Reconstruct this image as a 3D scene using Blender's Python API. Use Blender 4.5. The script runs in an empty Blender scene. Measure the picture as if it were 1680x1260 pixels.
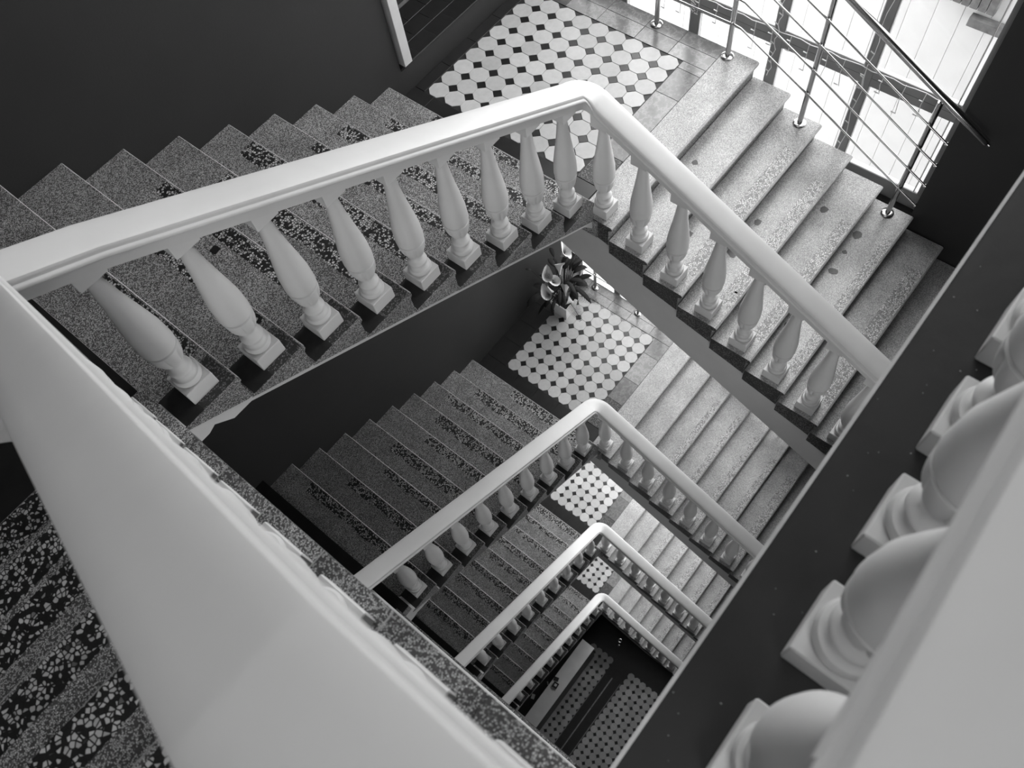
import bpy, bmesh, math, random
from mathutils import Vector, Matrix
random.seed(7)
sc = bpy.context.scene
COL = sc.collection
# ------------------------------------------------------------------ camera
R = [[0.6277245755390746, -0.7715453150440276, -0.10334255705129937],
     [-0.7248514589441489, -0.5309380029087801, -0.438970613519601],
     [0.283817229446747, 0.35046064529537185, -0.8925385797646643]]
cam_d = bpy.data.cameras.new('camera'); cam = bpy.data.objects.new('camera', cam_d); COL.objects.link(cam)
cam.matrix_world = Matrix(((R[0][0], -R[1][0], -R[2][0], -2.72438), (R[0][1], -R[1][1], -R[2][1], -2.06313),
                           (R[0][2], -R[1][2], -R[2][2], 4.42644), (0, 0, 0, 1)))
cam_d.sensor_width = 36; cam_d.lens = 1349.53 / 1680 * 36
cam_d.clip_start = .02; cam_d.clip_end = 100
cam_d.dof.use_dof = True; cam_d.dof.focus_distance = 5.0; cam_d.dof.aperture_fstop = 5.0
sc.camera = cam
# ------------------------------------------------------------------ sky, daylight, exposure
world = bpy.data.worlds.new('overcast_sky'); sc.world = world; world.use_nodes = True
bg = world.node_tree.nodes['Background']; bg.inputs[0].default_value = (.93, .93, .93, 1); bg.inputs[1].default_value = 3.9
sc.view_settings.view_transform = 'Standard'; sc.view_settings.look = 'None'
sc.view_settings.gamma = 1; sc.view_settings.use_curve_mapping = False; sc.view_settings.exposure = 0.0
sc.cycles.max_bounces = 8; sc.cycles.diffuse_bounces = 4; sc.cycles.sample_clamp_indirect = 6
LEVEL = [0.0, -4.195, -8.557, -13.52]
def area_light(name, loc, sx, sy, power, tilt=0.0):
    l = bpy.data.lights.new(name, 'AREA'); l.shape = 'RECTANGLE'; l.size = sx; l.size_y = sy; l.energy = power
    o = bpy.data.objects.new(name, l); COL.objects.link(o); o.location = loc
    o.rotation_euler = (0, math.radians(90 + tilt), 0)      # shines towards -x, tilted down
    o.rotation_euler = (Vector((-math.cos(math.radians(tilt)), 0, -math.sin(math.radians(tilt))))).to_track_quat('-Z', 'Y').to_euler()
    return o
# overcast daylight entering through the stair window of every storey
area_light('window_daylight', (2.45, .15, 2.35), 3.3, 2.2, 150, 28)
area_light('window_daylight', (2.45, .15, 5.8), 3.3, 2.2, 85, 25)
area_light('window_daylight', (2.40, .15, LEVEL[1] + 1.95), 3.3, 1.5, 105, 22)
for i, zz in enumerate(LEVEL[2:]):
    area_light('window_daylight', (2.35, .15, zz + 2.2), 3.3, 2.4, (240, 170)[i], 25)
# added fill lamp high on the left; no window stands there
cl = area_light('left_fill', (-4.1, -3.7, 6.7), 2.6, 1.8, 88, 0); cl.rotation_euler = Vector((1, .85, -1.35)).to_track_quat('-Z', 'Y').to_euler()
for zz, pw in zip(LEVEL, (52, 26, 10, 4)):      # added fill lamps, one per storey, to brighten strings and balusters
    l = area_light('corridor_fill', (-3.7, -3.5, zz + 1.1), 2.2, 1.5, pw, 0); l.rotation_euler = Vector((1, .95, -.02)).to_track_quat('-Z', 'Y').to_euler()
# added fill lamp high over the well, not a fitting of the ceiling
sl = bpy.data.lights.new('overhead_fill', 'AREA'); sl.shape = 'RECTANGLE'; sl.size = 2.2; sl.size_y = 1.8; sl.energy = 14
slo = bpy.data.objects.new('overhead_fill', sl); COL.objects.link(slo); slo.location = (-1.4, -1.0, 7.75)

# ------------------------------------------------------------------ materials
def new_mat(name):
    m = bpy.data.materials.new(name); m.use_nodes = True
    nt = m.node_tree; b = nt.nodes['Principled BSDF']
    return m, nt, b
def ramp(nt, fac, stops, interp='LINEAR'):
    r = nt.nodes.new('ShaderNodeValToRGB'); r.color_ramp.interpolation = interp
    e = r.color_ramp.elements
    while len(e) < len(stops): e.new(.5)
    for el, (p, v) in zip(e, stops): el.position = p; el.color = (v, v, v, 1)
    nt.links.new(fac, r.inputs[0]); return r.outputs[0]
def objvec(nt, jitter=True):
    tc = nt.nodes.new('ShaderNodeTexCoord')
    if not jitter: return tc.outputs['Object']
    oi = nt.nodes.new('ShaderNodeObjectInfo')
    m = nt.nodes.new('ShaderNodeMath'); m.operation = 'MULTIPLY'; m.inputs[1].default_value = 37.0
    nt.links.new(oi.outputs['Random'], m.inputs[0])
    a = nt.nodes.new('ShaderNodeVectorMath'); a.operation = 'ADD'
    nt.links.new(tc.outputs['Object'], a.inputs[0]); nt.links.new(m.outputs[0], a.inputs[1])
    return a.outputs[0]
def noise(nt, vec, scale, detail=4, rough=.55):
    n = nt.nodes.new('ShaderNodeTexNoise'); n.inputs['Scale'].default_value = scale
    n.inputs['Detail'].default_value = detail; n.inputs['Roughness'].default_value = rough
    nt.links.new(vec, n.inputs['Vector']); return n.outputs['Fac']
def mixc(nt, fac, a, b, mode='MIX'):
    m = nt.nodes.new('ShaderNodeMix'); m.data_type = 'RGBA'; m.blend_type = mode
    for s, v in ((m.inputs[0], fac), (m.inputs[6], a), (m.inputs[7], b)):
        if isinstance(v, (int, float)):
            s.default_value = v if s.type == 'VALUE' else (v, v, v, 1)
        else: nt.links.new(v, s)
    return m.outputs[2]
def plain(name, v, rough=.5, var=.0, scale=8, metal=0, bump=0, bscale=60, jitter=True):
    m, nt, b = new_mat(name)
    b.inputs['Roughness'].default_value = rough; b.inputs['Metallic'].default_value = metal
    vec = objvec(nt, jitter)
    n = noise(nt, vec, scale)
    nt.links.new(ramp(nt, n, ((.25, max(0, v * (1 - var))), (.75, min(1, v * (1 + var))))), b.inputs['Base Color'])
    if bump:
        bn = nt.nodes.new('ShaderNodeBump'); bn.inputs['Strength'].default_value = bump; bn.inputs['Distance'].default_value = .004
        nt.links.new(noise(nt, vec, bscale), bn.inputs['Height']); nt.links.new(bn.outputs[0], b.inputs['Normal'])
    return m
def terrazzo(name, scale, lo, hi, cover, rough=.35):
    m, nt, b = new_mat(name); vec = objvec(nt)
    v = nt.nodes.new('ShaderNodeTexVoronoi'); v.inputs['Scale'].default_value = scale; v.inputs['Randomness'].default_value = 1
    nt.links.new(vec, v.inputs['Vector'])
    d = nt.nodes.new('ShaderNodeTexVoronoi'); d.feature = 'DISTANCE_TO_EDGE'; d.inputs['Scale'].default_value = scale
    nt.links.new(vec, d.inputs['Vector'])
    chip = ramp(nt, d.outputs['Distance'], ((.0, 0), (.09, 0), (.16, 1)))
    sep = nt.nodes.new('ShaderNodeSeparateColor'); nt.links.new(v.outputs['Color'], sep.inputs[0])
    tone = ramp(nt, sep.outputs[0], ((0, lo * 1.2), (1 - cover, lo * 1.6), (1 - cover + .04, hi * .7), (1, hi)))
    dust = ramp(nt, noise(nt, vec, 5, 5), ((.3, .72), (.7, 1.0)))
    c = mixc(nt, chip, lo, tone); c = mixc(nt, 1.0, c, dust, 'MULTIPLY')
    nt.links.new(c, b.inputs['Base Color']); b.inputs['Roughness'].default_value = rough
    return m
M = {}
M['white'] = plain('white_gloss_paint', .66, .52, .05, 3, bump=.12, bscale=14)
M['wall'] = plain('charcoal_wall_paint', .024, .62, .10, 2, bump=.15, bscale=90, jitter=False)
M['floorblack'] = plain('black_floor_paint', .011, .5, .35, 6, bump=.2, bscale=30, jitter=False)
M['blacktile'] = plain('black_tile', .014, .3, .3, 12)
M['grout'] = plain('grout', .16, .8, .2, 30)
M['greytile'] = plain('grey_small_tile', .035, .35, .5, 20)
M['plaster'] = plain('grey_plaster', .55, .7, .04, 5, bump=.15, bscale=60)
M['wplaster'] = plain('white_plaster', .62, .6, .05, 6, bump=.15, bscale=40)
M['terr'] = terrazzo('fine_terrazzo', 240, .07, .84, .62)
M['terrw'] = terrazzo('lit_terrazzo', 200, .26, .86, .74, .28)  # paler copy of the fine terrazzo, window light put into its colour
M['coarse'] = terrazzo('coarse_terrazzo', 74, .012, .72, .64, .45)
M['coarsew'] = terrazzo('pale_coarse_terrazzo', 88, .20, .84, .80, .4)
M['edge'] = plain('worn_edge', .42, .5, .3, 60)
M['terrdark'] = terrazzo('dark_terrazzo', 120, .03, .25, .5, .5)  # dark stone slabs; also paints shade on the pale flight's step ends
M['blackrim'] = plain('black_rim', .014, .55, .5, 25)
M['chip'] = plain('dark_stone_inlay', .05, .4, .3, 60)
M['chrome'] = plain('chrome', .50, .2, .0, 5, metal=1)
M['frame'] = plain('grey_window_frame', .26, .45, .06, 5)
M['framelight'] = plain('pale_gasket', .6, .5, .03, 5)
M['jamb'] = plain('white_casing', .6, .5, .05, 10)
M['desk'] = plain('grey_desk_laminate', .78, .4, .08, 4)
M['paper'] = plain('paper', .85, .6)
M['darkplastic'] = plain('dark_plastic', .03, .4, .2, 30)
M['leaf'] = plain('dark_leaf', .014, .6, .5, 14)
M['frond'] = plain('fern_green', .012, .5, .5, 20)
M['petal'] = plain('white_petal', .62, .5, .12, 20)
M['spadix'] = plain('spadix', .2, .6, .2, 60)
M['pot'] = plain('white_pot', .85, .4, .05, 10)
M['soil'] = plain('soil', .02, .9, .4, 60, bump=.5)
M['clad'] = plain('pale_cladding', .80, .6, .05, 3, bump=.1)
M['wood'] = plain('dark_weathered_wood', .16, .7, .5, 9)
M['wire'] = plain('white_wire', .8, .5)
for k in ('leaf', 'frond'):
    p_ = M[k].node_tree.nodes['Principled BSDF']; p_.inputs['Roughness'].default_value = .75; p_.inputs['Specular IOR Level'].default_value = .25
# octagon tile: each piece its own tone
m, nt, b = new_mat('pale_octagon_tile'); oi = nt.nodes.new('ShaderNodeObjectInfo'); vec = objvec(nt)
c = mixc(nt, 1.0, ramp(nt, oi.outputs['Random'], ((0, .42), (1, .56))), ramp(nt, noise(nt, vec, 25), ((.3, .88), (.7, 1))), 'MULTIPLY')
nt.links.new(c, b.inputs['Base Color']); b.inputs['Roughness'].default_value = .33; M['octo'] = m
# marble slabs with veins
m, nt, b = new_mat('grey_marble'); vec = objvec(nt); oi = nt.nodes.new('ShaderNodeObjectInfo')
vn = noise(nt, vec, 9, 9, .7)
c = mixc(nt, 1.0, ramp(nt, oi.outputs['Random'], ((0, .08), (1, .23))), ramp(nt, vn, ((.3, .7), (.47, 1.0), (.5, 1.5), (.53, 1.0), (.7, .8))), 'MULTIPLY')
nt.links.new(c, b.inputs['Base Color']); b.inputs['Roughness'].default_value = .2; M['marble'] = m
# glass
m, nt, b = new_mat('window_glass'); out = nt.nodes['Material Output']; nt.nodes.remove(b)
tr = nt.nodes.new('ShaderNodeBsdfTransparent'); gl = nt.nodes.new('ShaderNodeBsdfGlossy'); gl.inputs['Roughness'].default_value = .02
lw = nt.nodes.new('ShaderNodeLayerWeight'); lw.inputs[0].default_value = .5
pw = nt.nodes.new('ShaderNodeMath'); pw.operation = 'POWER'; pw.inputs[1].default_value = 5; nt.links.new(lw.outputs['Facing'], pw.inputs[0])
fr = nt.nodes.new('ShaderNodeMath'); fr.operation = 'MULTIPLY_ADD'; fr.inputs[1].default_value = .8; fr.inputs[2].default_value = .02; nt.links.new(pw.outputs[0], fr.inputs[0])
tr.inputs[0].default_value = (.94, .94, .94, 1)
mx = nt.nodes.new('ShaderNodeMixShader'); nt.links.new(fr.outputs[0], mx.inputs[0]); nt.links.new(tr.outputs[0], mx.inputs[1]); nt.links.new(gl.outputs[0], mx.inputs[2])
nt.links.new(mx.outputs[0], out.inputs[0]); M['glass'] = m

# ------------------------------------------------------------------ mesh helpers
class MB:
    def __init__(s): s.v = []; s.f = []; s.mi = []
    def add(s, verts, faces, mi=0):
        n = len(s.v); s.v += [tuple(v) for v in verts]; s.f += [tuple(i + n for i in f) for f in faces]; s.mi += [mi] * len(faces)
    def box(s, a, b, mi=0):
        (x0, y0, z0), (x1, y1, z1) = a, b
        s.add([(x0, y0, z0), (x1, y0, z0), (x1, y1, z0), (x0, y1, z0), (x0, y0, z1), (x1, y0, z1), (x1, y1, z1), (x0, y1, z1)],
              [(0, 3, 2, 1), (4, 5, 6, 7), (0, 1, 5, 4), (1, 2, 6, 5), (2, 3, 7, 6), (3, 0, 4, 7)], mi)
    def prism(s, poly, fn, d0, d1, mi=0, mis=None):
        n = len(poly)
        v = [fn(p, d0) for p in poly] + [fn(p, d1) for p in poly]
        f = [(i, (i + 1) % n, n + (i + 1) % n, n + i) for i in range(n)]
        s.add(v, f + [tuple(range(n))[::-1], tuple(range(n, 2 * n))], mi)
        if mis:
            for i, k in mis.items(): s.mi[len(s.f) - n - 2 + i] = k
    def lathe(s, prof, seg=24, c=(0, 0), fn=None, mi=0):
        n = len(s.v)
        for k, (r, z) in enumerate(prof):
            for i in range(seg):
                a = 2 * math.pi * i / seg; rr = r * (fn(k, a, z) if fn else 1)
                s.v.append((c[0] + rr * math.cos(a), c[1] + rr * math.sin(a), z))
        for k in range(len(prof) - 1):
            for i in range(seg):
                j = (i + 1) % seg
                s.f.append((n + k * seg + i, n + k * seg + j, n + (k + 1) * seg + j, n + (k + 1) * seg + i)); s.mi.append(mi)
        s.f.append(tuple(n + i for i in range(seg))[::-1]); s.mi.append(mi)
        s.f.append(tuple(n + (len(prof) - 1) * seg + i for i in range(seg))); s.mi.append(mi)
    def tube(s, pts, r, seg=8, mi=0):
        pts = [Vector(p) for p in pts]; n0 = len(s.v); up = Vector((.123, .2, .97))
        for i, p in enumerate(pts):
            d = (pts[min(i + 1, len(pts) - 1)] - pts[max(i - 1, 0)]).normalized()
            a = d.cross(up).normalized(); b = d.cross(a).normalized()
            rr = r[i] if isinstance(r, (list, tuple)) else r
            for k in range(seg):
                t = 2 * math.pi * k / seg; s.v.append(tuple(p + a * rr * math.cos(t) + b * rr * math.sin(t)))
        for i in range(len(pts) - 1):
            for k in range(seg):
                j = (k + 1) % seg
                s.f.append((n0 + i * seg + k, n0 + i * seg + j, n0 + (i + 1) * seg + j, n0 + (i + 1) * seg + k)); s.mi.append(mi)
        s.f.append(tuple(n0 + k for k in range(seg))[::-1]); s.mi.append(mi)
        s.f.append(tuple(n0 + (len(pts) - 1) * seg + k for k in range(seg))); s.mi.append(mi)
    def mesh(s, name, mats, smooth=False, bevel=0):
        me = bpy.data.meshes.new(name); me.from_pydata(s.v, [], s.f)
        for m in mats: me.materials.append(M[m])
        me.polygons.foreach_set('material_index', s.mi)
        bm = bmesh.new(); bm.from_mesh(me); bmesh.ops.recalc_face_normals(bm, faces=bm.faces)
        if bevel:
            bmesh.ops.bevel(bm, geom=[e for e in bm.edges], offset=bevel, segments=1, affect='EDGES', clamp_overlap=True)
        bm.to_mesh(me); bm.free()
        if smooth:
            me.polygons.foreach_set('use_smooth', [True] * len(me.polygons))
            me.set_sharp_from_angle(angle=math.radians(42))
        me.update(); return me
def put(name, me, loc=(0, 0, 0), parent=None, rot=(0, 0, 0), scale=None):
    o = bpy.data.objects.new(name, me); COL.objects.link(o)
    o.location = loc; o.rotation_euler = rot
    if scale: o.scale = scale
    if parent: o.parent = parent
    return o
def tag(o, label=None, cat=None, group=None, kind=None):
    for k, v in (('label', label), ('category', cat), ('group', group), ('kind', kind)):
        if v: o[k] = v
    return o
def thing(name, label, cat, loc=(0, 0, 0), group=None):
    o = bpy.data.objects.new(name, None); COL.objects.link(o); o.location = loc; o.empty_display_size = .1
    return tag(o, label, cat, group)
def build(name, mb, mats, parent=None, loc=(0, 0, 0), smooth=False, bevel=0, rot=(0, 0, 0)):
    return put(name, mb.mesh(name, mats if isinstance(mats, (list, tuple)) else [mats], smooth, bevel), loc, parent, rot)

# ------------------------------------------------------------------ key dimensions
W1 = 1.829; W2 = 1.728; LU = 2.736; LV = 2.05; SLAB = 3.0
XW, YW = -4.55, -4.3            # outer walls beside the near flight and behind the floor
F1P = [dict(r=.172, t=.300, xa=-.050), dict(r=.182, t=.288, xa=-.067), dict(r=.182, t=.288, xa=-.067), dict(r=.182, t=.288, xa=-.067)]
R2, T2, YA, E2 = .146, .286, -.141, -.054
ORD = ['topmost storey, nearest below the camera', 'second storey down', 'third storey down', 'lowest storey, just above the lobby']

# ------------------------------------------------------------------ setting
def struct(name, mb, mats, **k): return tag(build(name, mb, mats, **k), kind='structure')
mb = MB(); mb.box((XW - .2, W1, -15), (.09, W1 + .2, 7.8)); mb.box((.09, W1, -15), (1.66, W1 + .2, .2)); mb.box((.09, W1, 2.25), (1.66, W1 + .2, 7.8)); mb.box((1.66, W1, -15), (2.05, W1 + .2, 7.8))
struct('wall_back', mb, 'wall')
mb = MB(); mb.box((XW - .2, YW, -15), (XW, W1, 7.8)); struct('wall_left', mb, 'wall')
mb = MB(); mb.box((XW - .2, YW - .2, -15), (2.05, YW, 7.8)); struct('wall_front', mb, 'wall')
mb = MB(); mb.box((1.74, YW, -15), (2.05, -1.545, 7.8)); struct('wall_right', mb, 'wall')
mb = MB()
mb.box((XW - .2, YW - .2, 7.8), (2.05, W1 + .2, 8.0))
struct('ceiling', mb, 'wplaster')
# shallow dark-tiled recess in the back wall above the first landing, with a white casing
nich = tag(build('window_1', MB(), 'wall'), kind='structure')
mb = MB(); mb.box((.09, W1 + .2, 0.0), (1.66, W1 + .62, .193)); mb.box((.09, 2.33, .19), (1.66, 2.45, 2.25)); mb.box((1.66, W1 + .2, 0), (1.8, 2.45, 2.25)); mb.box((-.05, W1 + .2, 0), (.09, 2.45, 2.25)); mb.box((-.05, W1 + .2, 2.25), (1.8, 2.45, 2.4))
build('recess_lining', mb, 'wall', nich)
mb = MB(); mb.box((0, 0, 0), (.197, .147, .007)); st = mb.mesh('recess_tile', ['blacktile'], bevel=.0012)
mb = MB(); mb.box((.091, W1, .1925), (1.659, W1 + .62, .1945)); build('recess_bed', mb, 'grout', nich)
for j in range(3):
    for i in range(8):
        x = .11 + i * .2 - (.09 if j % 2 else 0)
        if .09 <= x and x + .2 <= 1.66: put('recess_tile', st, (x, W1 + .012 + j * .15, .194), nich)
mb = MB(); mb.box((0, -.035, 0), (.078, .12, 2.01)); build('casing', mb, 'jamb', nich, (.112, W1, .24), bevel=.003)
# top floor slab, its bright edging trim
mb = MB()
mb.box((-LU + .0, YW, SLAB - .16), (1.73, -LV - .006, SLAB)); mb.box((XW, YW, SLAB - .16), (-LU, -1.83, SLAB))
fl = struct('floor', mb, 'floorblack')
mb = MB(); mb.box((-LU, -LV - .006, SLAB - .03), (1.73, -LV + .001, SLAB + .003)); struct('trim_1', mb, 'petal')
# scattered paint chips on the black floor edge
mb = MB()
rr = random.Random(3)
for _ in range(34):
    x = rr.uniform(-2.7, -1.2); y = rr.uniform(-2.2, -2.06); s = rr.choice((.0007, .001, .0016))
    mb.box((x, y, SLAB), (x + s, y + s * rr.uniform(.8, 2), SLAB + .0006))
o = build('paint_fleck', mb, 'edge', fl); o['kind'] = 'stuff'
mb = MB(); mb.box((-LU - .30, -LV - .9, SLAB - .02), (-LU + .002, -1.832, SLAB + .002)); build('terrazzo_border', mb, 'terr', fl)
# lower storeys: plain floor slabs behind the well edge (their edges close the well)
for z in LEVEL[:3]:
    mb = MB(); zz = z + SLAB - 4.195 if z == 0 else z - 1.195
    mb.box((-LU, YW, zz - .16), (1.73, -LV, zz)); mb.box((XW, YW, zz - .16), (-LU, -1.83, zz)); struct('floor', mb, 'floorblack')

# ------------------------------------------------------------------ steps
def step_mesh(name, t, r, W, mats, x0=0.0, lip=.012):
    """profile in (travel, z): nosing at 0, tread runs back to -t; extruded across the flight."""
    pr = [(-t - .013, 0), (-.004, 0), (0, -.004), (0, -.032), (-lip, -.045), (-lip, -r + .006), (-.03, -r + .006), (-t - .013, -.008)]
    mb = MB(); mb.prism(pr, lambda p, d: (p[0], d, p[1]), x0, W, 0, {1: 1})
    return mb.mesh(name, mats)
def strip_mesh(name, x0, x1, y0, y1, mat, seed):
    """inlaid coarse strip with a ragged inner edge, a hair proud of the tread"""
    r = random.Random(seed); n = 9; mb = MB()
    top = [(x1, y0 + (y1 - y0) * i / n) for i in range(n + 1)]
    bot = [(x0 + r.uniform(-.012, .012), y0 + (y1 - y0) * i / n) for i in range(n + 1)]
    for i in range(n):
        mb.add([(bot[i][0], bot[i][1], .0012), (top[i][0], top[i][1], .0012), (top[i + 1][0], top[i + 1][1], .0012), (bot[i + 1][0], bot[i + 1][1], .0012),
                (bot[i][0], bot[i][1], -.004), (top[i][0], top[i][1], -.004), (top[i + 1][0], top[i + 1][1], -.004), (bot[i + 1][0], bot[i + 1][1], -.004)],
               [(0, 1, 2, 3), (4, 7, 6, 5), (0, 4, 5, 1), (2, 6, 7, 3), (1, 5, 6, 2), (0, 3, 7, 4)])
    return mb.mesh(name, [mat])
def chip_mesh(name, r, seed):
    rn = random.Random(seed); n = 8
    pts = [(r * rn.uniform(.65, 1.2) * math.cos(2 * math.pi * i / n), r * .8 * rn.uniform(.65, 1.2) * math.sin(2 * math.pi * i / n)) for i in range(n)]
    mb = MB(); mb.prism(pts, lambda p, d: (p[0], p[1], d), -.003, .0012); return mb.mesh(name, ['chip'])

# baluster -----------------------------------------------------------
BAL = {}
def baluster_meshes(h):
    """h = tread to underside of rail; lower part keeps its size, the neck stretches"""
    k = round(h, 2)
    if k in BAL: return BAL[k]
    mb = MB(); w = .0665
    mb.box((-w, -w, 0), (w, w, .083)); plinth = mb.mesh('plinth', ['white'], bevel=.003)
    prof = [(.050, .082), (.058, .086), (.0615, .096), (.0615, .106), (.056, .117), (.050, .119), (.0455, .123), (.0405, .135), (.042, .146), (.049, .151),
            (.0515, .158), (.0505, .166), (.046, .172), (.038, .178), (.033, .19), (.0315, .202), (.034, .212), (.045, .224), (.052, .236), (.058, .252), (.0635, .272),
            (.067, .295), (.0685, .314), (.0685, .324), (.0610, .328), (.0610, .334), (.0700, .338), (.0715, .350), (.0715, .365), (.0705, .385)]
    top = h - .045; z0 = .385
    tab = [(0, 1.0), (.12, .985), (.36, .80), (.50, .68), (.66, .56), (.84, .455), (.95, .395), (1, .385)]
    for i in range(1, 17):
        u = i / 16
        for (a0, v0), (a1, v1) in zip(tab, tab[1:]):
            if a0 <= u <= a1: rv = v0 + (v1 - v0) * (u - a0) / (a1 - a0); break
        prof.append((.0705 * rv, z0 + (top - z0) * u))
    mb = MB()
    def flute(k, a, z):
        if .222 < z < .318: return 1 - .15 * max(0, math.cos(a * 6)) ** 5 * min(1, (.318 - z) / .03 + .2)
        return 1
    mb.lathe(prof, 48, fn=flute)
    body = mb.mesh('baluster', ['white'], smooth=True)
    mb = MB(); c = .0548; mb.box((-c, -c, -.040), (c, c, .05))
    q = lambda r_, z_: [(-r_, -r_, z_), (r_, -r_, z_), (r_, r_, z_), (-r_, r_, z_)]
    rings = [(.050, -.0402), (.042, -.045), (.035, -.053), (.029, -.066)]; vv = []
    for r_, z_ in rings: vv += q(r_, z_)
    mb.add(vv, [(k * 4 + i, k * 4 + (i + 1) % 4, k * 4 + 4 + (i + 1) % 4, k * 4 + 4 + i) for k in range(3) for i in range(4)] + [(12, 13, 14, 15), (0, 3, 2, 1)])
    cap = mb.mesh('cap_block', ['white'])
    BAL[k] = (body, plinth, cap); return BAL[k]
def baluster(parent, x, y, z, h, slope=(0, 0)):
    body, plinth, cap = baluster_meshes(h)
    b = put('baluster', body, (x, y, z), parent)
    put('plinth', plinth, (0, 0, 0), b)
    put('cap_block', cap, (0, 0, h), b, (0, 0, 0))
    return b
# handrail section, (lateral, vertical); vertical 0 is the crown
RAILP = [(-.055, -.125), (.055, -.125), (.057, -.066), (.066, -.060), (.078, -.057), (.0855, -.049), (.0865, -.041), (.083, -.033), (.0765, -.029), (.0755, -.022), (.0765, -.015), (.0725, -.006), (.060, -.001), (.03, .001), (0, .0015)]
RAILP = RAILP + [(-a, b) for a, b in RAILP[::-1][1:-2]] 
RAILP = [RAILP[0]] + RAILP[1:]
def rail(name, pts, parent, samples=None):
    pts = [Vector(p) for p in pts]; n = len(RAILP); mb = MB()
    for i, p in enumerate(pts):
        a = (p - pts[i - 1]) if i else (pts[1] - p); b = (pts[i + 1] - p) if i < len(pts) - 1 else a
        a = Vector((a.x, a.y, 0)).normalized(); b = Vector((b.x, b.y, 0)).normalized()
        na = Vector((a.y, -a.x, 0)); nb = Vector((b.y, -b.x, 0)); nn = (na + nb).normalized(); k = 1 / max(.3, nn.dot(na))
        for s, z in RAILP: mb.v.append(tuple(p + nn * s * k + Vector((0, 0, z))))
    for i in range(len(pts) - 1):
        for j in range(n):
            q = (j + 1) % n; mb.f.append((i * n + j, i * n + q, (i + 1) * n + q, (i + 1) * n + j)); mb.mi.append(0)
    mb.f.append(tuple(range(n))[::-1]); mb.mi.append(0)
    mb.f.append(tuple((len(pts) - 1) * n + j for j in range(n))); mb.mi.append(0)
    me = mb.mesh(name, ['white']); me.polygons.foreach_set('use_smooth', [True] * len(me.polygons)); me.set_sharp_from_angle(angle=math.radians(38))
    return put(name, me, (0, 0, 0), parent)
def arc(c, r, a0, a1, n=9): return [(c[0] + r * math.cos(math.radians(a0 + (a1 - a0) * i / n)), c[1] + r * math.sin(math.radians(a0 + (a1 - a0) * i / n))) for i in range(n + 1)]

STRIPS_COARSE = {}
def flight_one(lv):
    z0 = LEVEL[lv]; P = F1P[lv]; r, t, xa = P['r'], P['t'], P['xa']
    fl = thing('stair_flight', 'dark speckled terrazzo flight along the charcoal wall, ' + ORD[lv], 'stairs', (xa, 0, z0), 'terrazzo stair flights round the well')
    me = step_mesh('step', t, r, W1 - .001, ['terr', 'edge'])
    mb = MB()
    rn = random.Random(10 + lv)
    for k in range(9):
        nx = xa - (8 - k) * t; z = r * (9 - k)
        s = put('step', me, (nx - xa, 0, z), fl)
        wdt = rn.choice((.07, .09, .11)); y1 = rn.uniform(1.15, 1.6)
        if lv == 0 and k == 0: wdt, y1 = .10, .97
        put('nosing_strip', strip_mesh('nosing_strip', -.012 - wdt, -.012, .24, y1, 'coarse', rn.random()), (0, 0, 0), s)
        rm = MB(); rm.box((-t + .004, .002, -.004), (-.185, .185, .0009)); rm.box((-.185, .002, -.004), (-.010, .185, .0007), 1); put('rim_patch', rm.mesh('rim_patch', ['blackrim', 'terrdark']), (0, 0, 0), s)  # black between riser and plinth, dark along the rest of the rim
        if lv == 0 and k == 2:
            c = MB(); c.box((-.022, -.022, -.003), (.022, .022, .0014)); put('inlay_chip', c.mesh('inlay_chip', ['blacktile']), (-2.003 - nx, .879, 0), s, (0, 0, .1))
    # plastered string under the step ends, following the pitch, with the landing haunch
    sl = r / t; zn = lambda x: r + (xa - x) * sl
    x0 = xa - 9 * t
    bot = [(-LU, 10 * r - .32), (-LU + .045, 10 * r - .32), (-LU + .085, 10 * r - .30), (-LU + .16, zn(-LU + .16) - .27), (-LU + .26, zn(-LU + .26) - .214), (-1.3, zn(-1.3) - .212), (xa - .10, zn(xa - .10) - .214), (xa + .03, -.15)]
    top = [(xa + .03, -.05), (xa - .02, r - .185), (x0 + .03, zn(x0) - .20), (x0, 10 * r - .13), (-LU, 10 * r - .13)]
    pp = top + bot
    mb = MB(); mb.prism([(a - xa, b) for a, b in pp], lambda p, d: (p[0], d, p[1]), .005, .17); build('string', mb, 'wplaster', fl)
    # waist slab behind the string, closes the underside
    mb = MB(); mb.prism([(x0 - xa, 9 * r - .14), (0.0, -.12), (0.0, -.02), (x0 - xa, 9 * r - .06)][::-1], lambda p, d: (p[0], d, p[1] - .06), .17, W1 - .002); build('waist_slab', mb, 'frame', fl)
    return fl
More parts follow.
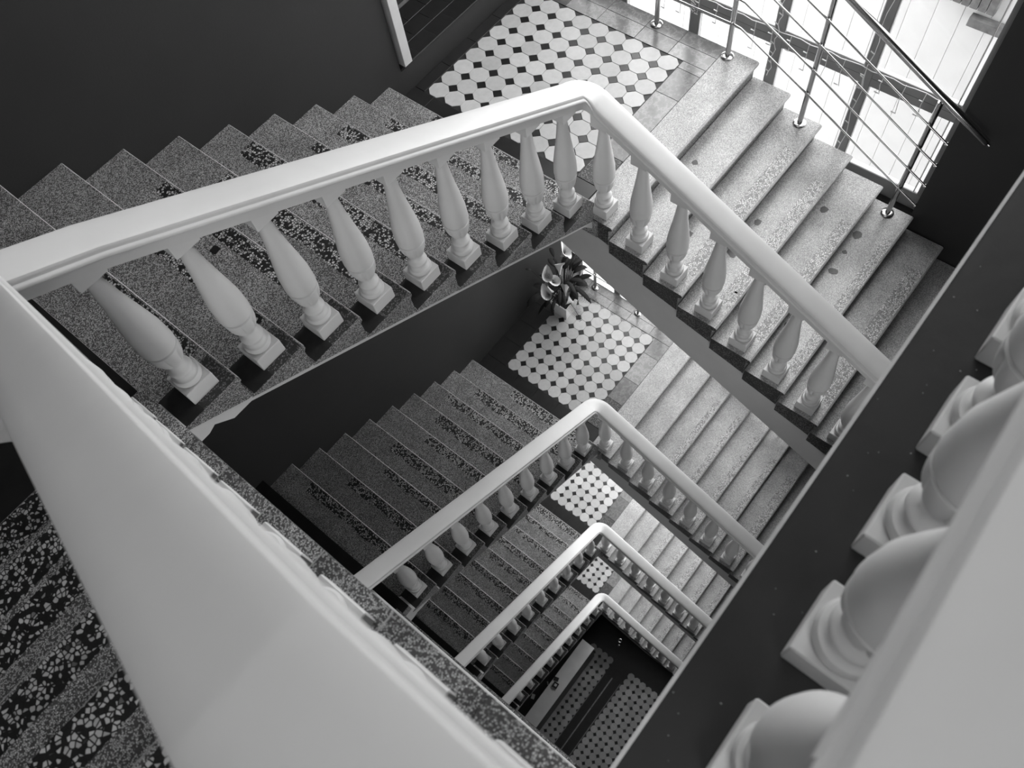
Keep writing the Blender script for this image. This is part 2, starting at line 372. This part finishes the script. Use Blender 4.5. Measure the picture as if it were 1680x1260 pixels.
def flight_two(lv):
    z0 = LEVEL[lv]
    fl = thing('stair_flight', 'pale terrazzo flight lit by the tall window, ' + ORD[lv], 'stairs', (0, YA, z0), 'terrazzo stair flights round the well')
    pr = [(-T2 - .02, 0), (-.008, 0), (.003, -.008), (.003, -.026), (-.012, -.036), (-.026, -.045), (-.026, -R2 - .055), (-T2 - .02, -R2 + .01)]
    def mk(tt):
        q = [((-tt) if a < -.2 else a, b) for a, b in pr]
        mb = MB(); mb.prism([(-a, b) for a, b in q], lambda p, d: (d, p[0], p[1]), E2, W2, 0, {1: 1, 3: 2, 4: 2, 5: 2, 6: 3}); mb.mi[-2] = 3; return mb.mesh('step', ['terrw', 'edge', 'terr', 'terrdark'])  # risers, undersides and inner ends darker: shade put into the colour
    me = mk(T2 + .02); me0 = mk(.262)
    rn = random.Random(30 + lv)
    n = 8
    stains = {3: [(.843, -.763, .022), (.518, -.752, .026), (.263, -.952, .008)], 4: [(1.312, -1.046, .026), (.537, -1.039, .018)],
              5: [(1.361, -1.327, .026), (1.177, -1.327, .014), (.988, -1.343, .024), (.416, -1.316, .02)], 1: [(.821, -.218, .02)], 2: [(.394, -.479, .018)]}
    for k in range(n):
        s = put('step', me0 if k == 0 else me, (0, -k * T2, -k * R2), fl)
        if k >= 2:
            wd = rn.choice((.07, .085, .10))
            sm = strip_mesh('nosing_strip', .012, .012 + wd, .12, 1.35 + rn.uniform(-.05, .1), 'coarsew', rn.random())
            for v in sm.vertices: v.co = (v.co.y, v.co.x, v.co.z)
            sm.flip_normals(); put('nosing_strip', sm, (0, 0, 0), s)
        if lv == 0:
            for i, (x, y, q) in enumerate(stains.get(k, [])):
                put('inlay_chip', chip_mesh('inlay_chip', q * 1.55, i + k * 7), (x, y - (YA - k * T2), 0), s, (0, 0, i * .9))
    # deep plastered beam beside the flight and under the landing
    bt = lambda y: -.70 + .457 * y
    top = [(.5, -.16), (.13, -.16)]
    for k in range(n):
        y = YA - k * T2; top += [(y + .02, -k * R2 - .17), (y - .03, -(k + 1) * R2 - .085)]
    pp = top + [(YA - n * T2 + .02, -1.30), (YA - n * T2 + .02, bt(-2.3)), (0, bt(0)), (.5, bt(.5))]
    mb = MB(); mb.prism([(a - YA, b) for a, b in pp], lambda p, d: (d, p[0], p[1]), -.02, .10); build('string', mb, 'plaster', fl)
    mb = MB(); mb.prism([(.02, -.17), (-n * T2, -n * R2 - .2), (-n * T2, -n * R2 - .1), (.02, -.10)], lambda p, d: (d, p[0], p[1] - .06), .10, W2 - .05); build('waist_slab', mb, 'plaster', fl)
    return fl
# landing with its tiled field -------------------------------------------------
def octagon(px, py):
    c = .29; a, b = px / 2 - .0012, py / 2 - .0012
    return [(a, -b * (1 - 2 * c)), (a, b * (1 - 2 * c)), (a * (1 - 2 * c), b), (-a * (1 - 2 * c), b), (-a, b * (1 - 2 * c)), (-a, -b * (1 - 2 * c)), (-a * (1 - 2 * c), -b), (a * (1 - 2 * c), -b)]
def tile_mesh(poly, mat, h=.006):
    mb = MB(); n = len(poly)
    inner = [(x * .975, y * .975) for x, y in poly]
    v = [(x, y, 0) for x, y in poly] + [(x, y, h * .7) for x, y in poly] + [(x, y, h) for x, y in inner]
    f = [(i, (i + 1) % n, n + (i + 1) % n, n + i) for i in range(n)] + [(n + i, n + (i + 1) % n, 2 * n + (i + 1) % n, 2 * n + i) for i in range(n)] + [tuple(range(2 * n, 3 * n))]
    mb.add(v, f); return mb.mesh('tile', [mat])
def tile_field(parent, x0, y0, nx, ny, px, py, z=0, dark='blacktile', octname='octagon_tile', edge=False):
    om = tile_mesh(octagon(px, py), 'octo'); c = .29
    sq = tile_mesh([(px * c - .002, 0), (0, py * c - .002), (-px * c + .002, 0), (0, -py * c + .002)], dark)
    for i in range(nx):
        for j in range(ny):
            put(octname, om, (x0 + i * px, y0 - j * py, z), parent)
            if i < nx - 1 and j < ny - 1:
                put('corner_tile', sq, (x0 + (i + .5) * px, y0 - (j + .5) * py, z), parent)
def landing(lv):
    z0 = LEVEL[lv]; xa = F1P[lv]['xa']
    ld = thing('stair_landing', 'corner landing of pale octagon tiles with dark corner squares, ' + ORD[lv], 'landing', (0, 0, z0), 'tiled corner landings')
    mb = MB(); mb.box((xa - .02, .12, -.16), (W2, W1 - .001, -.0075)); mb.box((xa - .02, -.03, -.16), (E2 + .10, .12, -.0075))
    build('landing_slab', mb, 'terr', ld)
    mb = MB(); mb.box((xa, .12, -.0075), (1.45, W1 - .002, -.0065)); build('grout_bed', mb, 'blackrim', ld)
    if lv == 0: fx, fy, nx, ny, px, py = .245, 1.647, 9, 9, .1415, .156
    else: fx, fy, nx, ny, px, py = .235, 1.46, 9, 8, .1475, .15
    tile_field(ld, fx, fy, nx, ny, px, py, -.0065)
    rn = random.Random(50 + lv)
    def piece(name, x, y, w, d, mat, h=.0062, zz=-.0065):
        mb = MB(); mb.box((0, 0, 0), (w - .003, d - .003, h)); put(name, mb.mesh(name, [mat], bevel=.001), (x, y, zz), ld)
    # black border against the flight and the wall
    xl = xa + .004; xr = fx - px / 2 - .002
    y = .13
    while y < W1 - .06:
        d = min(.3, W1 - .005 - y); piece('border_tile', xl, y, xr - xl, d, 'blacktile'); y += .3
    yt = fy + py / 2 + .004; x = xr + .002
    while x < 1.40:
        w = min(.3, 1.44 - x); piece('border_tile', x, yt, w, W1 - .004 - yt, 'blacktile'); x += .3
    # marble strip at the window side and towards the descending flight
    xm = fx + (nx - .5) * px + .004; y = .125
    while y < W1 - .1:
        d = min(rn.uniform(.26, .40), W1 - .004 - y)
        if xm < W2 - .16: piece('marble_slab', xm, y, (W2 - xm) * .52, d, 'marble'); piece('marble_slab', xm + (W2 - xm) * .52, y - .0, (W2 - xm) * .48, d, 'marble')
        else: piece('marble_slab', xm, y, W2 - xm, d, 'marble')
        y += d
    yb = fy - (ny - .5) * py - .004; x = xr + .002
    while x < xm - .05:
        w = min(rn.uniform(.26, .40), xm - x); piece('marble_slab', x, .125, w, yb - .125, 'terrdark' if x < .2 else 'marble'); x += w
    piece('marble_slab', xa + .004, -.02, .12, .145, 'terrdark')
    return ld
# near flight (only the top one is seen closely)
Y4 = [.03, -.235, -.50, -.765, -1.03, -1.295, -1.56]
def flight_four(lv):
    zb = LEVEL[lv] + 10 * F1P[lv]['r']; top = (SLAB if lv == 0 else LEVEL[lv - 1] - 1.195)
    fl = thing('stair_flight', 'near flight of dark coarse terrazzo steps beside the wide left handrail' if lv == 0 else 'shaded flight of terrazzo steps under the near handrail, ' + ORD[lv], 'stairs', (-LU, 0, zb), 'terrazzo stair flights round the well')
    n = 7; r = (top - zb) / 8; W = -LU - XW - .001
    mats = ['terr', 'edge']
    pr = [(.02 + .265, 0), (.006, 0), (0, -.006), (0, -.032), (.012, -.045), (.012, -r + .004), (.04, -r + .004), (.285, -.014)]
    mb = MB(); mb.prism([(-a, b) for a, b in pr], lambda p, d: (-d, p[0], p[1]), 0, W, 0, {1: 1}); me = mb.mesh('step', mats)
    rn = random.Random(77)
    for j in range(n):
        s = put('step', me, (0, Y4[j], (j + 1) * r), fl)
        w = rn.choice((.10, .12, .13))
        sm = strip_mesh('nosing_strip', .012, .012 + w, .22, W - .25, 'coarse', j)
        for v in sm.vertices: v.co = (-v.co.y, -v.co.x, v.co.z)
        sm.flip_normals(); put('nosing_strip', sm, (0, 0, 0), s)
    mb = MB(); mb.prism([(-1.9, 8 * r - .30), (-1.84, 7 * r - .03), (.02, -.03), (.02, -.20)], lambda p, d: (d, p[0], p[1]), -.16, -.03); build('string', mb, 'wplaster', fl)
    mb = MB(); mb.prism([(-1.83, 7 * r - .12), (-1.83, 7 * r - .02), (.02, -.06), (.02, -.16)], lambda p, d: (d, p[0], p[1] - .05), -W, -.16); build('waist_slab', mb, 'wplaster', fl)
    return fl
def landing_b(lv):
    zb = LEVEL[lv] + 10 * F1P[lv]['r']; xe = F1P[lv]['xa'] - 9 * F1P[lv]['t']
    ld = thing('stair_landing', 'left corner landing with black border and octagon tiles beside the near handrail' if lv == 0 else 'left corner landing hidden below the near flight, ' + ORD[lv], 'landing', (0, 0, zb), 'tiled corner landings')
    mb = MB(); mb.box((XW + .001, .012, -.16), (xe, W1 - .001, -.0075)); build('landing_slab', mb, 'terr', ld)
    mb = MB(); mb.box((XW + .001, .012, -.0075), (xe, W1 - .002, -.0015)); build('border_tile', mb, 'blacktile', ld)
    if lv == 0: tile_field(ld, -4.34, W1 - .33, 9, 8, .148, .148, -.0015)
    return ld
# balustrade ---------------------------------------------------------------
def balustrade(lv):
    z0 = LEVEL[lv]; P = F1P[lv]; r, t, xa = P['r'], P['t'], P['xa']; sl = r / t
    b = thing('balustrade', 'white turned balustrade with broad rounded handrail, ' + (ORD[lv] if lv else 'topmost, sweeping from the foreground round the well'), 'balustrade', (0, 0, z0), 'white balustrades stacked down the well')
    z1 = lambda x: r + (xa - x) * sl + .905
    zc = z1(.046); zz2 = lambda y: .96 + .485 * y
    CX, CY, RC = .046, .113, .12
    pts = [(-2.83 if lv == 0 else -2.80, .113, z1(-2.80) - (.01 if lv == 0 else 0)), (-2.5, .113, z1(-2.5))]
    ar = arc((CX - RC, CY - RC), RC, 90, 0)
    for i, (x, y) in enumerate(ar):
        u = i / (len(ar) - 1); za = z1(CX - RC); zb = zz2(CY - RC); pts.append((x, y, za * (1 - u) + zb * u + .012 * math.sin(math.pi * u)))
    pts += [(CX, -2.2, zz2(-2.2))]
    rail('handrail', pts, b)
    for k in range(9):
        x = xa - (8 - k) * t - .128; z = r * (9 - k); baluster(b, x, .113, z, z1(x) - .125 - z)
    for k in range(8):
        y = YA - k * T2 + .132; z = -R2 * k; baluster(b, .046, y, z, zz2(y) - .125 - z)
    if lv == 0:
        zr = lambda y: 3.80 - .62 * (y + 1.81)
        rail('handrail', [(-2.837, .113 + .0825, zr(.113) + .02), (-2.837, -.2, zr(-.2) + .005), (-2.837, -1.0, zr(-1.0) + .005), (-2.837, -1.80, 3.80), (-2.837, -1.812, 3.806), (-2.837, -2.250, 3.85), (-2.6, -2.246, 3.85), (-2.2, -2.234, 3.85), (1.72, -2.230, 3.85)], b)
        zb = 10 * r; r4 = (SLAB - zb) / 8
        for j in range(7):
            y = Y4[j] - .135; z = zb + (j + 1) * r4; baluster(b, -2.840, y, z, zr(y) - .125 - z)
        baluster(b, -2.840, -1.96, SLAB, .72)
        for k in range(-1, 18):
            baluster(b, -2.327 + .2235 * k, -2.230, SLAB, .725)
    if lv < 3:      # guard of the floor below: along its edge, then down the next near flight
        zs = -1.195; h3 = .80
        zbn = LEVEL[lv + 1] - z0 + 10 * F1P[lv + 1]['r']; r4 = (zs - zbn) / 8
        zq = lambda y: zs + h3 + .06 - (zs - zbn) / 1.84 * (y + 1.83)
        rail('handrail', [(CX, -2.2, zz2(-2.2)), (CX, -2.236, zz2(-2.2) - .02), (-.12, -2.236, zs + h3 + .12), (-.3, -2.236, zs + h3), (-2.834, -2.236, zs + h3), (-2.834, -1.86, zs + h3 + .02), (-2.834, -1.0, zq(-1.0)), (-2.834, .113, zq(.113))], b)
        for k in range(12): baluster(b, -2.62 + .2235 * k, -2.230, zs, h3 - .125)
        for j in range(7):
            y = Y4[j] - .135; z = zbn + (j + 1) * r4; baluster(b, -2.845, y, z, zq(y) - .125 - z)
    return b
for lv in range(4):
    flight_one(lv); flight_two(lv); landing(lv); balustrade(lv); landing_b(lv); flight_four(lv)

# ------------------------------------------------------------------ window wall
XG = 1.85
def window_bay(idx, zl, upper):
    wn = tag(build('window_%d' % idx, MB(), 'frame'), kind='structure')
    z0, z1 = zl - .62, zl + 3.0
    def bar(y0, y1, za, zb, d=.03, nm='window_frame', mt='frame'):
        mb = MB(); mb.box((XG - d, y0, za), (XG + d, y1, zb)); build(nm, mb, mt, wn, bevel=.004)
    for y in (1.78, 1.12, .47, -.20, -.87, -1.525):
        hw = .022 if y < -1 else .037; bar(y - hw, y + hw, z0, z1, .026)
    for za, zb in ((z0 - .16, z0), (zl + .095, zl + .235), (z1 - .1, z1)): bar(-1.545, W1, za, zb, .022)
    bar(-1.545, W1, z0 - .001, z0 + .008, .023, 'glazing_bead', 'framelight'); bar(-1.545, W1, zl + .235, zl + .243, .018, 'glazing_bead', 'framelight')
    bar(-1.545, W1, zl + .16, zl + .166, .0232, 'frame_groove', 'darkplastic')
    ys = (1.78, 1.12, .47, -.20, -.87, -1.515)
    for a, b_ in zip(ys, ys[1:]):
        for za, zb in ((z0, zl + .095), (zl + .235, z1 - .1)):
            mb = MB(); mb.box((XG - .003, b_ + .037, za), (XG + .003, a - .037, zb)); build('pane', mb, 'glass', wn)
            for yy in (a - .045, b_ + .037):
                mb = MB(); mb.box((XG - .026, yy, za), (XG + .0, yy + .006, zb)); build('glazing_bead', mb, 'framelight', wn)
    # spandrel below the sill down to the next window head
    return wn
for i, zl in enumerate([4.195] + LEVEL): window_bay(i + 2, zl, i == 0)
mb = MB()
tops = [4.195] + LEVEL
for a, b_ in zip(tops, tops[1:] + [-16.5]): 
    if a - .78 > b_ + 3.0: mb.box((XG - .05, -1.545, b_ + 3.0), (XG + .1, W1, a - .78))
mb.box((XG - .05, -1.545, 7.195), (XG + .1, W1, 7.8))
struct('trim_2', mb, 'wall')
# fine fairy lights hung along the top window
def fairy():
    f = thing('string_lights', 'thin white icicle string lights hung on the stair window frame', 'lights', (XG - .055, 0, .2))
    mb = MB(); rn = random.Random(5)
    mb.tube([(0, 1.5 - i * .075, .055 + .008 * math.sin(i * 2.1)) for i in range(40)], .003, 5)
    lamps = MB()
    y = 1.45
    while y > -1.4:
        ln = rn.uniform(.13, .26); mb.tube([(0, y, .055), (-.004, y + rn.uniform(-.008, .008), .055 - ln * .5), (0, y + rn.uniform(-.01, .01), .055 - ln)], .0028, 4)
        for q in (.35, .98): lamps.tube([(0, y, .055 - ln * q), (-.006, y + .028, .055 - ln * q + .008)], .0042, 5)
        y -= rn.uniform(.125, .16)
    for yy, zt, zb in ((-.87, .9, -.75), (-.20, .3, -.35), (.47, .1, -.1)):
        pts = [(0, yy + .012 * math.sin(i * 1.7), zt - (zt - zb) * i / 16) for i in range(17)]; mb.tube(pts, .003, 4)
        for i in range(1, 16, 2): lamps.tube([pts[i], (0, pts[i][1] + .03, pts[i][2] + .012)], .0042, 5)
    build('wire', mb, 'wire', f); o = build('bulb', lamps, 'wire', f); o['kind'] = 'stuff'
fairy()
# pale boarded wall and dark timber across the yard
def yard():
    c = thing('boarded_wall', 'overexposed pale boarded wall seen through the stair window', 'wall', (5.2, 0, -17))
    rn = random.Random(9); me = MB(); me.box((0, 0, 0), (.05, .262, 16.1)); mm = me.mesh('board', ['clad'], bevel=.004)
    for i in range(44): put('board', mm, (rn.uniform(-.006, .006), -5.2 + i * .266, 0), c)
    mb = MB(); mb.box((.05, -5.3, 0), (.2, 6.6, 16.1)); build('backing', mb, 'wood', c)
    t = thing('timber_stack', 'dark weathered timber boards fixed on the pale wall outside, top right', 'timber', (5.15, -.8, -1.62))
    for i in range(7):
        mb = MB(); mb.box((-.04, .42 - i * .085 - .078, -.04), (.03, .42 - i * .085, .6)); build('board', mb, 'wood', t, bevel=.004)
    mb = MB(); mb.box((-.06, -.36, -.22), (.03, .03, -.12)); build('board', mb, 'wood', t, bevel=.004)
yard()
# ------------------------------------------------------------------ chrome railing on the window side
def chrome(lv):
    z0 = LEVEL[lv]
    c = thing('chrome_railing', 'chrome post railing with thin crossbars on the window side, ' + ORD[lv], 'railing', (1.655, 0, z0), 'chrome railings by the windows')
    posts = [(1.326, 0), (.69, 0), (.076, 0), (-.574, -2 * R2), (-1.402, -5 * R2)]
    for y, z in posts:
        mb = MB(); mb.tube([(0, y, z + .0), (0, y, z + 1.10)], .019, 20); mb.tube([(0, y, z + 1.10), (0, y, z + 1.125)], .009, 10)
        p = build('post', mb, 'chrome', c, smooth=True)
        mb = MB(); mb.lathe([(.046, z), (.047, z + .008), (.040, z + .013), (.022, z + .016)], 28, (0, y)); build('base_flange', mb, 'chrome', p, smooth=True)
    def line(h): return [(0, 1.80, h), (0, .05, h), (0, .0, h - .006), (0, -.045, h - .028), (0, -.574, h - .292), (0, -1.402, h - .73)]
    for h in (.305, .512, .718, .92):
        e = line(h); mb = MB(); mb.tube([(-.024, y, z) for _, y, z in e] + [(-.024, -1.552, h - .807)], .0075, 10); mb.tube([(-.024, -1.546, h - .804), (-.024, -1.556, h - .809)], .014, 10); q = build('crossbar', mb, 'chrome', c, smooth=True)
        for y, z in posts:
            zz = h + z; mb = MB(); mb.tube([(-.030, y, zz), (.0, y, zz)], .012, 10); build('clamp', mb, 'chrome', q, smooth=True)
    h = 1.14
    mb = MB(); mb.tube(line(h) + [(0, -1.75, h - .73 - .182), (0, -1.762, h - .918)], [.0245] * 6 + [.0245, .015], 20); build('handrail', mb, 'chrome', c, smooth=True)
    mb = MB(); mb.tube([(0, -1.755, h - .915), (0, -1.775, h - .926)], .011, 12); build('end_cap', mb, 'chrome', c, smooth=True)
for lv in range(2): chrome(lv)

# ------------------------------------------------------------------ potted calla plant on the second landing
def plant():
    px, py, z = 1.17, 1.42, LEVEL[1]
    p = thing('potted_plant', 'potted white calla lilies and fern on the second landing down', 'plant', (px, py, z))
    rn = random.Random(21)
    mb = MB(); a, b_ = .085, .125
    v = []
    for s, zz in ((a, 0), (b_, .30), (b_ - .012, .30), (a - .01, .02)): v += [(-s, -s, zz), (s, -s, zz), (s, s, zz), (-s, s, zz)]
    f = []
    for k in range(3): f += [(k * 4 + i, k * 4 + (i + 1) % 4, k * 4 + 4 + (i + 1) % 4, k * 4 + 4 + i) for i in range(4)]
    mb.add(v, f + [(0, 3, 2, 1), (12, 13, 14, 15)]); build('pot', mb, 'pot', p)
    mb = MB(); mb.box((-.11, -.11, .25), (.11, .11, .27)); build('soil', mb, 'soil', p)
    def blade(L, W, bend, az, elev, base=(0, 0, .27), mat='leaf', name='leaf', seg=6, cup=.3):
        pts = []; pos = Vector(base); e = elev
        for i in range(seg + 1):
            pts.append(pos.copy()); d = Vector((math.cos(az) * math.cos(e), math.sin(az) * math.cos(e), math.sin(e))); pos = pos + d * L / seg; e -= bend / seg
        side = Vector((-math.sin(az), math.cos(az), 0)); mb = MB(); n = []
        for i, q in enumerate(pts):
            u = i / seg; w = W * (math.sin(math.pi * min(1, u * .92 + .06)) ** .8) if i < seg else .001
            n += [q - side * w + Vector((0, 0, cup * w)), q, q + side * w + Vector((0, 0, cup * w))]
        f = []
        for i in range(seg):
            for k in range(2): f.append((i * 3 + k, i * 3 + k + 1, i * 3 + 3 + k + 1, i * 3 + 3 + k))
        mb.add(n, f); o = build(name, mb, mat, p, smooth=True); md = o.modifiers.new('t', 'SOLIDIFY'); md.thickness = .0015; return pts
    for i in range(34): # long narrow and broad leaves
        az = rn.uniform(0, 6.28); st = rn.uniform(.25, .62); el = rn.uniform(.9, 1.45); k_ = 1 - .55 * max(0, math.sin(az))
        if -2.6 < az - 6.28 < -.3: el = max(el, 1.2); st = max(st, .45)
        tip = Vector((math.cos(az) * math.cos(el) * st, math.sin(az) * math.cos(el) * st, .27 + math.sin(el) * st))
        mb = MB(); mb.tube([(0, 0, .26), tip * .5 + Vector((0, 0, .14)), tip], .004, 5); build('stem', mb, 'leaf', p)
        blade(rn.uniform(.16, .30) * k_, rn.uniform(.012, .045), rn.uniform(.5, 1.6), az, rn.uniform(.1, .9), tip)
    for i in range(7): # fern fronds
        az = -1.9 + i * .62 + rn.uniform(-.2, .2); pos = Vector((0, 0, .28)); e = 1.0; mb = MB(); L = rn.uniform(.38, .5)
        side = Vector((-math.sin(az), math.cos(az), 0)); pp = []
        for k in range(26):
            pp.append(pos.copy()); d = Vector((math.cos(az) * math.cos(e), math.sin(az) * math.cos(e), math.sin(e))); pos += d * L / 26; e -= .075
        mb.tube(pp, .0025, 4)
        for k in range(3, 26):
            ll = .085 * math.sin(math.pi * (k / 27) ** .7) + .008; d = (pp[k] - pp[k - 1]).normalized()
            for s in (-1, 1):
                q = pp[k] + (side * s * .9 + d * .5) * ll; w = d * .0045
                mb.add([pp[k] - w, pp[k] + w, q + w * .3 + Vector((0, 0, -.01)), q - w * .3 + Vector((0, 0, -.01))], [(0, 1, 2, 3)])
        build('fern_frond', mb, 'frond', p)
    # calla blossoms: (offset from plant base), tilt
    fl = [(-.30, -.06, 1.20), (.03, -.04, 1.24), (-.10, -.06, 1.08), (-.21, -.06, .97), (-.33, -.06, .86), (-.08, -.10, .66), (-.07, -.14, .46), (.27, -.05, .56), (.10, .02, 1.05), (-.22, .02, .72)]
    for i, (x, y, zz) in enumerate(fl):
        mb = MB(); mb.tube([(0, 0, .27), (x * .35, y * .35, zz * .62), (x, y, zz)], .004, 6); s = build('stem', mb, 'leaf', p)
        mb = MB(); seg = 14; rows = [(.010, -.065), (.018, -.025), (.036, .018), (.056, .052), (.070, .065)]
        for r_, h_ in rows:
            for k in range(seg + 1):
                a = 2 * math.pi * k / seg; pt = 1 + .75 * max(0, math.cos(a)) ** 4 * (h_ + .05) / .115
                mb.v.append((r_ * pt * math.cos(a), r_ * math.sin(a) * .85, h_ + .03 * math.cos(a) * (h_ > 0)))
        for q in range(len(rows) - 1):
            for k in range(seg): mb.f.append((q * (seg + 1) + k, q * (seg + 1) + k + 1, (q + 1) * (seg + 1) + k + 1, (q + 1) * (seg + 1) + k)); mb.mi.append(0)
        o = build('blossom', mb, 'petal', p, (x, y, zz), smooth=True, rot=(rn.uniform(-.5, .2), rn.uniform(-.9, -.3), rn.uniform(0, 6.3)))
        mb = MB(); mb.tube([(0, 0, -.03), (0, 0, .045)], .006, 8); build('spadix', mb, 'spadix', o, smooth=True)
plant()

# ------------------------------------------------------------------ lobby
ZL = -14.7
mb = MB(); mb.box((XW, YW, ZL - .2), (2.05, W1, ZL - .007)); lob = struct('floor', mb, 'blacktile')
tile_field(lob, -3.03, -1.17, 17, 8, .15, .15, ZL - .007)
tile_field(lob, -3.03, -.15, 17, 4, .15, .15, ZL - .007)
for y0, y1 in ((-1.085, -1.065), (-.875, -.85), (-.685, -.668)):
    mb = MB(); mb.box((-3.1, y0, ZL - .007), (-.9, y1, ZL - .001)); build('floor_inlay', mb, 'marble', lob)
# wall closing the underside of the lowest flight
mb = MB(); mb.box((.105, -.9, ZL), (.15, .4, -14.35)); struct('wall_understairs', mb, 'wall')
# reception desk
dk = thing('reception_desk', 'long grey reception desk with rounded end far down in the lobby', 'desk', (-1.85, -.14, ZL))
out = [(1.09, -.15), (1.09, .155)] + [(-.87, .155), (-.87, .50), (-1.10, .50)]
out += [(-1.10 + .12 - .12 * math.cos(a), -.15 + .12 - .12 * math.sin(a)) for a in [i * math.pi / 12 for i in range(0, 7)]]
mb = MB(); mb.prism(out, lambda p, d: (p[0], p[1], d), 1.06, 1.10); build('desk_top', mb, 'desk', dk)
mb = MB(); mb.prism([(x * .985, y * .93) for x, y in out], lambda p, d: (p[0], p[1], d), .0, 1.058); build('desk_body', mb, 'darkplastic', dk)
mb = MB(); mb.box((-.85, .16, .70), (1.05, .55, .74)); build('work_surface', mb, 'darkplastic', dk)
o = MB(); o.box((-.06, -.055, 0), (.06, .055, .03)); o.box((-.02, -.03, .03), (.03, .02, .042), 1)
tag(build('desk_phone', o, ['darkplastic', 'desk'], None, (-1.85, -.10, ZL + 1.1), rot=(0, 0, .1)), 'small dark desk phone lying on the grey reception desk', 'phone')
o = MB(); o.box((-.04, -.05, 0), (.04, .05, .012)); tag(build('notebook', o, 'greytile', None, (-1.74, -.04, ZL + 1.1), rot=(0, 0, .3), bevel=.002), 'closed grey notebook on the reception desk beside the phone', 'notebook')
o = MB(); o.box((-.05, -.035, 0), (.05, .035, .004)); tag(build('paper_sheet', o, 'paper', None, (-2.30, .17, ZL + .742), rot=(0, 0, .35)), 'bright white sheet of paper on the lower work surface behind the desk', 'paper')
o = MB(); o.box((-.02, -.012, 0), (.02, .012, .012)); o.box((-.045, -.01, 0), (-.025, .012, .01)); tag(build('paper_note', o, 'paper', None, (-1.89, .10, ZL + .742), rot=(0, 0, .9)), 'tiny white note behind the desk near the phone', 'paper')
# ring handle on the dark lobby panel
o = MB(); n = 18; o.tube([(.0, .035 * math.cos(2 * math.pi * i / n), .035 * math.sin(2 * math.pi * i / n)) for i in range(n + 1)], .008, 6)
o.tube([(0, -.012, -.10), (0, .012, -.10)], .02, 8)
tag(build('ring_handle', o, 'chrome', None, (-.30, -.62, -13.6), rot=(0, math.radians(70), .4), smooth=True), 'small metal ring pull hanging in the dark below the lowest flight', 'handle')
